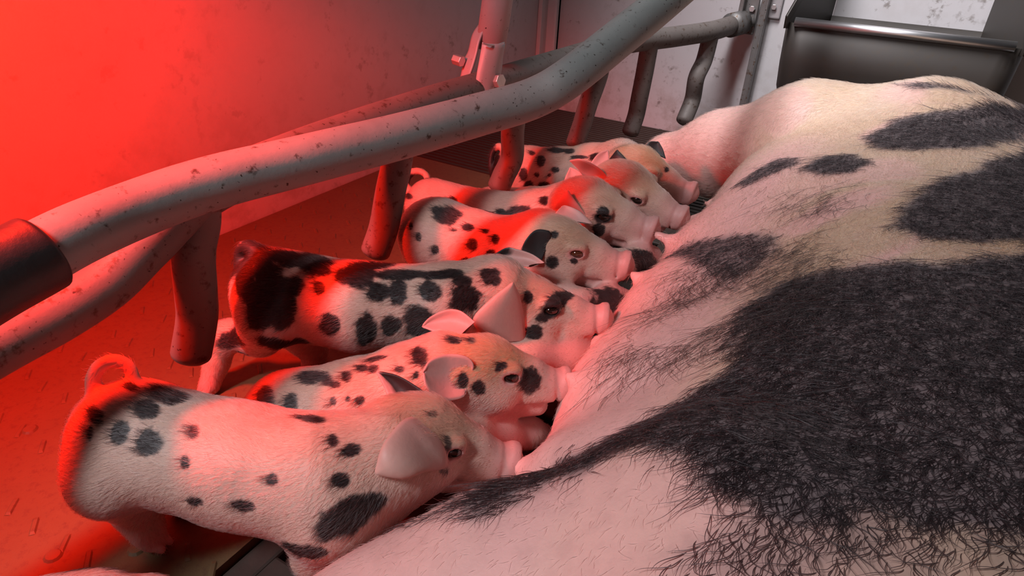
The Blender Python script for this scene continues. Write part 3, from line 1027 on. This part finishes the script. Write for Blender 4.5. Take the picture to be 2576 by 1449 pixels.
# ------------------------------------------------------------------ the sow
def CK(ox, oy, s):
    return lambda *P: [(ox+p[0]/s, oy+p[1]/s)+tuple(p[2:]) for p in P]
K0 = CK(180, 850, 2.147)
K1, K2, K3, K4, K5 = CK(880, 950, 4.14), CK(1040, 680, 3.623), CK(1200, 350, 3.22), CK(400, 580, 2.147), CK(900, 300, 2.576)
TEATS = [((1286, 1166), .092), ((1432, 950), .112), ((1500, 858), .10), ((1590, 690), .125), ((1652, 590), .14), ((1738, 545), .142), ((1752, 500), .135)]
def body_sow():
    teat_pts = []
    for (x, y), z in TEATS:
        p = PZ(x, y, z)
        teat_pts.append((p, np.array([-.085, p[1]+.01, .115])))
    def fn(p):
        # barrel
        ty = np.clip(p[:, 1], -.02, 1.00)
        xc = .180-.075*sstep(ty, .55, 1.0)
        q = np.stack([p[:, 0]-xc, p[:, 1]-ty, p[:, 2]-.135], 1)
        r = np.array([.265, .20, .145], F32)
        k0 = np.linalg.norm(q/r, axis=1); k1 = np.linalg.norm(q/(r*r), axis=1)
        d = k0*(k0-1)/np.maximum(k1, 1e-6)
        # udder line
        ud = chain(p, [(.02, .22, .050, .075), (-.085, .36, .045, .089), (-.110, .50, .058, .086), (-.118, .64, .068, .084), (-.112, .78, .084, .084), (-.090, .94, .092, .082)], .03)
        d = smin(d, ud, .09)
        for tp_, tb in teat_pts:
            d = smin(d, cone(p, tb, tp_*.55+tb*.45, .040, .016), .035)
            d = smin(d, cone(p, tp_*.5+tb*.5, tp_, .0085, .0048), .012)
        # shoulder and folded foreleg
        fl = chain(p, [(.04, 1.10, .165, .135), (-.095, 1.135, .165, .105), (-.23, 1.165, .128, .070), (-.335, 1.195, .082, .050)], .04)
        fl = smin(fl, chain(p, [(-.335, 1.195, .082, .050), (-.37, 1.27, .045, .032), (-.33, 1.34, .03, .026)], .02), .02)
        d = smin(d, fl, .022)
        # thigh and hind leg
        th = chain(p, [(.13, .05, .140, .145), (.015, .275, .133, .115), (-.108, .220, .096, .079), (-.168, .180, .070, .061), (-.226, .125, .045, .053)], .04)
        th = smin(th, chain(p, [(-.226, .125, .045, .053), (-.285, -.05, .042, .036), (-.33, -.15, .032, .026)], .02), .02)
        d = smin(d, th, .012)
        # rump, neck, head
        d = smin(d, ellip(p, (.12, -.12, .14), (.22, .20, .135)), .06)
        nk = chain(p, [(.08, 1.08, .15, .145), (.22, 1.22, .13, .125), (.34, 1.32, .11, .10), (.45, 1.40, .085, .060), (.50, 1.44, .08, .052)], .04)
        d = smin(d, nk, .06)
        # gentle folds of skin
        d = d+.0035*np.sin(p[:, 0]*34+p[:, 1]*15+1.5*np.sin(p[:, 1]*9))*np.exp(-((p[:, 1]-.95)/.16)**2)
        return smax(d, .001-p[:, 2], .004)
    V, Q = sculpt(fn, (-.53, -.38, -.004), (.58, 1.56, .33), .0052)
    Nn = vnormals(V, Q)
    return V, Q, Nn
SV, SQ, SN = body_sow()
stree = BVHTree.FromPolygons(SV.tolist(), SQ.tolist())
def on_sow(x, y):
    h = stree.ray_cast(Vector(CAM), Vector(unit(ray(x, y))))[0]
    return None if h is None else np.array(h)
def poly_dist(P, poly):
    """signed distance in plan (positive inside)"""
    A = np.asarray(poly); Bp = np.roll(A, -1, 0)
    d = np.full(len(P), 1e9); ins = np.zeros(len(P), bool)
    for a, b_ in zip(A, Bp):
        e = b_-a
        t = np.clip(((P-a) @ e)/max(e @ e, 1e-12), 0, 1)
        d = np.minimum(d, np.linalg.norm(P-a-t[:, None]*e, axis=1))
        c = (a[1] > P[:, 1]) != (b_[1] > P[:, 1])
        xx = a[0]+(P[:, 1]-a[1])/np.where(abs(e[1]) < 1e-12, 1e-12, e[1])*e[0]
        ins ^= c & (P[:, 0] < xx)
    return np.where(ins, d, -d)
def patch(pts, soft, rag, seed, extra=None):
    W_ = []
    for x, y in pts:
        w = on_sow(x, y)
        while w is None and x > 2576:
            x -= 12
            w = on_sow(x, y)
        if w is not None: W_.append(w[:2])
    if extra: W_ += [np.array(e) for e in extra]
    s = poly_dist(SV[:, :2], W_)+rag*fbm(SV*28, seed, 3)+rag*.6*fbm(SV*90, seed+4, 2)
    return sstep(s, -soft, soft)
up_side = sstep(SV[:, 2], .03, .06)
sblk = np.zeros(len(SV))
# great saddle patch over the flank and hip
sblk = np.maximum(sblk, patch([(1835, 925), (1850, 850), (1880, 775), (1960, 715), (2130, 670), (2290, 655), (2420, 662), (2860, 640), (2860, 900), (2860, 1150), (2860, 1330), (2380, 1345), (2250, 1290), (2100, 1330), (1900, 1330), (1790, 1250), (1740, 1165), (1600, 1130), (1400, 1205), (1200, 1290), (1030, 1322), (1000, 1316), (1150, 1258), (1270, 1206), (1400, 1160), (1560, 1085), (1720, 995)],
                              .010, .012, 21))
sblk = np.maximum(sblk, .55*patch([(2860, 1280), (2380, 1300), (2100, 1300), (1850, 1290), (1780, 1400), (1800, 1449), (2860, 1449)], .02, .03, 29))
sblk = np.maximum(sblk, .80*patch([(1690, 640), (1770, 600), (1900, 585), (1965, 592), (1930, 650), (1880, 690), (1850, 725), (1800, 700), (1760, 680)], .010, .010, 22))
sblk = np.maximum(sblk, patch([(2170, 345), (2250, 300), (2400, 275), (2860, 262), (2860, 352), (2440, 372), (2300, 375), (2200, 372)], .008, .008, 23))
sblk = np.maximum(sblk, patch([(2010, 428), (2070, 395), (2150, 388), (2182, 408), (2140, 436), (2060, 440)], .006, .006, 24))
sblk = np.maximum(sblk, .85*patch([(1850, 468), (1900, 430), (1960, 400), (2010, 396), (2000, 415), (1930, 440), (1880, 470)], .005, .006, 25))
sblk = np.maximum(sblk, patch([(2255, 575), (2270, 520), (2330, 470), (2430, 430), (2860, 385), (2860, 600), (2470, 612), (2340, 598)], .007, .008, 26))
sblk = np.maximum(sblk, patch([(2190, 212), (2260, 206), (2350, 212), (2470, 240), (2860, 262), (2860, 300), (2440, 238), (2330, 224), (2250, 216)], .006, .006, 27))
sblk *= up_side
# beyond the frame the coat simply goes on in patches
oof = ~in_view(SV, 0)
sblk = np.where(oof & (SV[:, 0] > .1), np.maximum(sblk, sstep(fbm(SV*6, 31, 2), -.05, .15)), sblk)
belly = sstep(-SV[:, 0], .02, .11)*sstep(-SV[:, 1], -1.05, -.85)
spink = np.clip(belly*.9, 0, 1)
spink = np.maximum(spink, sstep(-SV[:, 0], .10, .22)*.8)
spink = np.maximum(spink, .75*sstep(-SV[:, 1], -.36, -.24)*sstep(-SV[:, 0], -.10, .02))
spink = np.maximum(spink, .6*sstep(vnoise(SV*13, 77), .15, .5))
for pp, am in (([(1960, 580), (2080, 500), (2230, 468), (2240, 500), (2080, 560), (1990, 600)], .8), ([(2130, 690), (2230, 630), (2310, 590), (2320, 610), (2240, 660)], .8), ([(1680, 570), (1800, 500), (1990, 470), (2000, 500), (1800, 560)], .7)):
    spink = np.maximum(spink, am*patch(pp, .012, .012, 33))
stan = np.clip(.55+.5*fbm(SV*9, 41, 3), 0, 1)*(1-spink)
scoat = np.stack([sblk, spink, stan], 1)
sow = link('sow', quadmesh('sow', SV, SQ, scoat), M_SOW)
tag(sow, 'large pink and black spotted sow lying on her side, nursing the piglets', 'sow')
# eye and ear of the sow (her head lies beyond the right edge)
def sow_extra():
    c = np.array([.385, 1.315, .176])
    m = MB(); P = []
    V, Q = [], []
    for i in range(9):
        th = math.pi*i/8
        for j in range(14):
            ph = 2*math.pi*j/14
            V.append(c+.013*np.array([math.sin(th)*math.cos(ph), math.sin(th)*math.sin(ph), math.cos(th)]))
    for i in range(8):
        for j in range(14):
            Q.append((i*14+j, i*14+(j+1) % 14, (i+1)*14+(j+1) % 14, (i+1)*14+j))
    link('eye', mesh('eye', V, Q), M_EYE, sow)
def sow_hair():
    r = np.random.default_rng(404)
    view = in_view(SV, 500)
    vis = np.einsum('ij,ij->i', SN, CAM-SV) > -.01
    d = np.maximum((SV-CAM) @ Fv, .2)
    wv = (view & vis)*(.5+.5*np.clip(.6/d, 0, 1.4))+.02
    kb, kp, kt = scoat.T
    n = 0
    def batch(name_seed, weight, num, Lr, rad, tone, lift, curl, wave, npt, jitter):
        pos, nn, q, w = scatter(SV, SQ, SN, (wv*weight)[SQ[:, 0]], num, r)
        cc = sum(w[k][:, None]*scoat[SQ[q, k]] for k in range(4))
        # combing: towards the tail, falling off to the belly
        dr = np.stack([-.12-.55*sstep(-pos[:, 1], -.34, -.20)*sstep(-pos[:, 0], -.03, .06)-.12*sstep(pos[:, 1], .5, .8), -1.0+0*pos[:, 0], -.15+0*pos[:, 0]], 1)
        leg = sstep(pos[:, 1], .98, 1.1)[:, None]
        dr = dr*(1-leg)+np.array([-1.0, -.12, -.1])*leg
        dr += r.normal(0, jitter, dr.shape)+.7*np.stack([fbm(pos*11, 50+k, 2) for k in range(3)], 1)
        dr -= nn*np.einsum('ij,ij->i', dr, nn)[:, None]
        dr /= np.maximum(np.linalg.norm(dr, axis=1), 1e-6)[:, None]
        L = r.uniform(*Lr, num)*(.75+.5*r.random(num))
        br = r.uniform(.6, 1.25, num)[:, None]
        o = hair_object('bristles', sow, pos-nn*.0005, dr, nn, L, np.full(num, rad)*r.uniform(.7, 1.2, num), np.clip(np.array(tone)*br, 0, 1), lift=lift, curl=curl, wave=wave, npt=npt, seed=r.integers(1e6))
        return o
    a = batch(1, kb**1.3, 33000, (.012, .023), .00024, (.012, .010, .011), .42, .45, .13, 8, .34)
    tag(a, 'black bristles')
    a = batch(2, np.clip(1-kb*1.3, 0, 1)*(1-.88*kp)*sstep(SV[:, 1], .42, .62), 50000, (.007, .015), .00015, (.62, .47, .32), .42, .3, .05, 6, .25)
    tag(a, 'cream bristles')
    a = batch(3, np.clip(1-kb*1.3, 0, 1)*(.25+.75*kp), 9000, (.004, .008), .00011, (.70, .55, .45), .5, .3, .05, 4, .4)
    tag(a, 'short pale belly hair')
    # long sparse dark hair over the udder beside the nursing heads
    zone = sstep(SV[:, 1], .40, .48)*sstep(-SV[:, 1], -.80, -.68)*sstep(SV[:, 0], -.17, -.13)*sstep(-SV[:, 0], -.02, .03)*sstep(fbm(SV*12, 61, 2), -.35, .1)
    a = batch(4, zone, 1500, (.022, .036), .00020, (.02, .017, .016), .35, .5, .05, 9, .22)
    tag(a, 'long dark belly hair')
sow_extra()
sow_hair()

# ------------------------------------------------------------------ the litter
piglet('piglet', 'nearest piglet in the foreground, curly tail, flopped pale ear over its eye', seed=1,
       body=[(335, 1102, .115, .0455), (600, 1168, .110, .0440), (850, 1215, .104, .0500), (985, 1148, .116, .0400)],
       skull=(-.246, .309, .118), ypr=(37.3, -13.1, -9.0), sc=.90,
       legs={'hr': [None, (340, 1228, .064, .0255), (345, 1285, .037, .0160), (370, 1335, .018, .0115), (388, 1356, .010, .0100)]},
       tail=[(285, 1000, .50), (258, 1012, .497), (238, 985, .495), (235, 950, .495), (252, 920, .496), (285, 907, .498), (318, 918, .50), (334, 945, .50), (326, 968, .498), (308, 978, .495)], tailr=.0046,
       ears=[dict(near=1, L=K1((690, 400, -.003), (560, 440, .003), (420, 590, .008), (320, 760, .010), (268, 995, .008)), R=K1((955, 650, -.003), (1010, 850, .008), (985, 945, .009), (770, 985, .010), (560, 1055, .010), (268, 995, .008)), bulge=.008, pale=1),
             dict(L=K0((1760, 365, .012), (1720, 345, .012), (1690, 270, .014), (1648, 185, .016)), R=K0((1985, 350, .006), (1880, 275, .010), (1760, 205, .014), (1648, 185, .016)), bulge=-.006, black=(.0, .98), rim=.22)],
       spots=[(430, 993, 54, 21, 8), (335, 975, 24, 10, 20), (368, 1030, 33, 25), (305, 1085, 26, 33, 10), (375, 1110, 36, 40, 20), (240, 1045, 18, 28, -20), (226, 1090, 9, 24), (487, 1087, 14, 17), (465, 1162, 13, 17), (685, 1208, 15, 15), (607, 1272, 32, 15, 8), (490, 1262, 22, 10, 10),
              (838, 1108, 15, 16), (885, 1133, 26, 17, -15), (858, 1207, 26, 22, -10), (880, 1300, 80, 44, -25), (822, 1330, 32, 36), (930, 1275, 48, 30, -30), (785, 1053, 38, 13, 5), (1118, 1184, 15, 8, 0, .8), (760, 1388, 60, 16, 10), (1128, 1118, 9, 22, 0, .9), (1090, 1042, 12, 8, 0, .6)], tan=.6)
piglet('piglet', 'crouching piglet with a dark patch on its snout, behind the nearest one', seed=2,
       body=[(735, 1052, .062, .0450), (900, 1030, .078, .0440), (1040, 988, .090, .0450), (1125, 948, .102, .0405)],
       skull=(-.255, .416, .111), ypr=(36.1, -1.6, -11.0), sc=.89,
       legs={'fr': [None, (1185, 1090, .062, .0200), (1258, 1100, .046, .0180), (1330, 1088, .032, .0140), (1362, 1092, .020, .0115)]},
       ears=[dict(near=1, L=K2((520, 950, -.003), (548, 860, .004), (470, 782, .008), (300, 765, .010), (150, 820, .012), (88, 930, .012)), R=K2((400, 960, -.003), (480, 1130, .003), (320, 1190, .008), (190, 1150, .010), (110, 1050, .012), (88, 930, .012)), bulge=-.008),
             dict(L=K2((560, 470, .006), (430, 372, .010), (300, 362, .012), (150, 430, .014), (78, 515, .014)), R=K2((430, 600, .000), (300, 585, .004), (180, 555, .010), (78, 515, .014)), bulge=-.008)],
       spots=[(782, 948, 34, 19, -10), (819, 950, 16, 17), (873, 946, 12, 13), (910, 925, 14, 10), (940, 927, 14, 10), (1057, 897, 19, 28, -15), (842, 967, 14, 9), (668, 999, 22, 30), (732, 1013, 18, 27), (838, 1009, 9, 12), (876, 1005, 8, 9), (905, 1008, 12, 12), (1047, 943, 9, 12), (950, 901, 28, 7, -15), (1005, 929, 12, 7),
              (1145, 855, 16, 9), (1187, 855, 11, 9), (1166, 956, 15, 25), (1203, 975, 17, 17), (1261, 923, 20, 11, -35), (1337, 959, 29, 36, -10)], tan=1.0)
piglet('piglet', 'heavily black spotted piglet with a hanging black tail and black eye patch', seed=3,
       body=[(700, 738, .128, .0465), (900, 772, .122, .0440), (1115, 775, .120, .0450), (1240, 745, .126, .0410)],
       skull=(-.274, .533, .114), ypr=(29.7, 4.0, -12.1), sc=.94,
       legs={'hr': [None, (655, 838, .074, .0230), (572, 846, .062, .0155), (546, 912, .030, .0115), (526, 970, .009, .0115)],
             'hl': [None, (770, 845, .065, .0220), (788, 880, .045, .0130), (792, 915, .022, .0110), (786, 948, .009, .0110)],
             'fr': [None, (1330, 898, .078, .0200), (1430, 890, .070, .0195), (1488, 898, .062, .0150), (1500, 906, .056, .0130)]},
       tail=[(690, 660, .66), (650, 636, .66), (622, 622, .665), (608, 640, .67), (608, 690, .67), (620, 735, .668), (640, 768, .664)], tailr=.0068,
       ears=[dict(near=1, L=K2((680, 640, -.004), (540, 460, .006), (700, 265, .010), (910, 108, .014)), R=K2((1020, 640, -.004), (1006, 420, .003), (965, 230, .008), (910, 108, .014)), bulge=.007, pale=1),
             dict(L=K3((545, 1000, .004), (450, 935, .008), (330, 895, .010), (220, 887, .012), (18, 1030, .014)), R=K3((420, 1030, .000), (250, 1025, .006), (110, 1025, .010), (18, 1030, .014)), bulge=-.008, black=(.55, 1.2))],
       spots=[(689, 743, 42, 85), (661, 673, 28, 56), (721, 780, 28, 44), (745, 720, 22, 24), (796, 659, 48, 32), (805, 724, 15, 18), (894, 692, 48, 30, 10), (954, 734, 28, 28), (1001, 734, 23, 32), (1005, 690, 88, 13), (1080, 734, 34, 28), (1131, 687, 42, 13), (1173, 752, 42, 37), (1165, 706, 26, 16), (1234, 696, 28, 23), (1052, 799, 38, 33),
              (828, 817, 25, 30), (922, 831, 25, 42), (987, 822, 25, 25), (1052, 826, 38, 25), (591, 855, 34, 26), (703, 868, 50, 14), (754, 860, 28, 13), (856, 887, 16, 9), (1330, 746, 11, 17), (1404, 753, 38, 22, 10), (1344, 835, 22, 19), (1228, 697, 22, 16), (618, 645, 50, 50), (612, 700, 26, 70), (632, 750, 22, 30), (700, 640, 60, 16), (742, 652, 48, 20), (1085, 690, 60, 11), (935, 668, 50, 15), (652, 775, 34, 60)],
       tan=.5, eyeblack=1.0, closed=.5)
piglet('piglet', 'piglet with one black cupped ear, a dark mark below its eye', seed=4, legw=.72,
       body=[(1100, 595, .115, .0500), (1205, 630, .112, .0460), (1300, 636, .114, .0430), (1362, 610, .130, .0385)],
       skull=(-.295, .639, .139), ypr=(21.6, -.7, -.6), sc=.95,
       legs={'fr': [None, (1450, 770, .092, .0190), (1530, 765, .086, .0205), (1562, 768, .080, .0170), (1572, 780, .074, .0140)]},
       ears=[dict(near=1, L=K3((600, 790, .000), (585, 745, .006), (480, 735, .012), (400, 810, .016), (352, 905, .016)), R=K3((545, 930, .001), (510, 1000, .008), (430, 985, .013), (380, 950, .016), (352, 905, .016)), bulge=-.003, black=(-.2, .93)),
             dict(L=K3((940, 690, .006), (840, 590, .010), (745, 545, .014), (690, 542, .016)), R=K3((610, 640, .006), (640, 590, .010), (690, 542, .016)), bulge=-.004)],
       spots=[(1125, 541, 35, 22, 8), (1100, 530, 14, 12), (1178, 572, 16, 9), (1143, 579, 8, 4), (1053, 595, 8, 13), (1096, 629, 10, 11), (1187, 616, 15, 15), (1247, 601, 10, 12), (1222, 581, 9, 6), (1236, 638, 12, 10), (1034, 568, 5, 9), (1172, 657, 14, 8), (1389, 660, 17, 15), (1444, 657, 9, 7), (1540, 772, 62, 46), (1395, 590, 10, 10)],
       tan=.6, closed=.5)
piglet('piglet', 'pink piglet with a black patch around its eye and a ring tail', seed=5, legw=.72,
       body=[(1090, 522, .096, .0420), (1230, 556, .088, .0415), (1350, 550, .100, .0390), (1430, 530, .130, .0365)],
       skull=(-.301, .737, .157), ypr=(11.3, -3.2, 11.1), sc=.98,
       legs={'fr': [None, (1560, 668, .105, .0170), (1605, 652, .102, .0190), (1632, 652, .094, .0160), (1640, 662, .088, .0130)]},
       tail=[(1060, 490, .985), (1034, 484, .99), (1020, 462, .995), (1030, 438, 1.0), (1050, 430, 1.0), (1070, 438, 1.0), (1077, 455, 1.0)], tailr=.0052,
       ears=[dict(near=1, L=K3((580, 650, -.004), (640, 525, .006), (736, 416, .012)), R=K3((930, 680, -.004), (830, 540, .004), (736, 416, .012)), bulge=.006),
             dict(L=K3((690, 400, .016), (715, 310, .018), (755, 228, .020)), R=K3((905, 370, .012), (840, 270, .016), (755, 228, .020)), bulge=-.004)],
       spots=[(1304, 535, 41, 22, -15), (1261, 537, 15, 14), (1370, 504, 14, 13), (1028, 492, 12, 9), (1137, 502, 12, 8), (1508, 580, 15, 18), (1516, 533, 16, 14), (1620, 655, 40, 30)], tan=.45, eyeblack=1.0)
piglet('piglet', 'plain pale piglet with a bright open eye and large upright ears', seed=6, legw=.72,
       body=[(1235, 525, .038, .0370), (1335, 535, .064, .0380), (1435, 520, .098, .0370), (1510, 492, .138, .0350)],
       skull=(-.279, .806, .165), ypr=(3.2, -8.2, 11.7), sc=.96, legs={},
       ears=[dict(near=1, L=K3((900, 400, -.004), (840, 270, .008), (752, 172, .014)), R=K3((1080, 390, -.004), (1045, 290, .002), (960, 215, .006), (840, 162, .012), (752, 172, .014)), bulge=-.007),
             dict(L=K3((905, 215, .016), (980, 120, .018), (1062, 88, .020)), R=K3((1050, 260, .010), (1070, 170, .016), (1062, 88, .020)), bulge=-.004)],
       spots=[(1277, 490, 6, 4), (1190, 480, 8, 5)], tan=.6)
piglet('piglet', 'farthest piglet, yellowish head, black ear, spotted body behind the hanging finger', seed=7,
       body=[(1302, 428, .080, .0440), (1400, 440, .090, .0450), (1490, 430, .112, .0430), (1560, 415, .138, .0385)],
       skull=(-.300, .909, .156), ypr=(6.7, -4.2, 2.2), sc=.97, legs={},
       tail=[(1275, 385, 1.155), (1255, 368, 1.16), (1238, 385, 1.165), (1234, 415, 1.165), (1240, 442, 1.16)], tailr=.0048,
       ears=[dict(near=1, L=K3((1025, 280, -.003), (1065, 175, .006), (1135, 88, .012)), R=K3((1280, 285, -.003), (1215, 170, .004), (1135, 88, .012)), bulge=.006, black=(-.2, 1.3)),
             dict(L=K3((1365, 60, .014), (1400, 20, .016), (1470, 22, .016)), R=K3((1530, 160, .008), (1505, 80, .012), (1470, 22, .016)), bulge=-.004, black=(-.2, 1.3))],
       spots=[(1360, 403, 11, 13), (1397, 426, 9, 7), (1317, 440, 11, 19), (1331, 467, 13, 13), (1370, 471, 18, 13), (1401, 377, 22, 8), (1339, 385, 9, 7), (1350, 440, 6, 6), (1335, 362, 34, 11), (1240, 416, 20, 45), (1455, 395, 23, 6), (1432, 380, 15, 7), (1678, 426, 6, 7), (1627, 446, 7, 5), (1638, 453, 5, 5), (1666, 484, 8, 11), (1500, 395, 14, 10), (1382, 440, 5, 5)], tan=1.0)
piglet('piglet', 'piglet at the bottom left corner, only its red lit back showing', seed=8,
       body=[(285, 1662, .080, .0415), (205, 1642, .083, .0425), (95, 1660, .082, .0420), (0, 1700, .076, .0370)],
       skull=tuple(PZ(-150, 1790, .070)), ypr=(205, -30, 0), sc=.95, legs={},
       ears=[dict(local=1, L=[(-.004, s*.030, .012), (-.020, s*.046, .030), (-.040, s*.052, .046)], R=[(-.022, s*.014, .030), (-.034, s*.028, .044), (-.040, s*.052, .046)], bulge=-.004) for s in (-1, 1)], spots=[], tan=.3, nhair=9000)
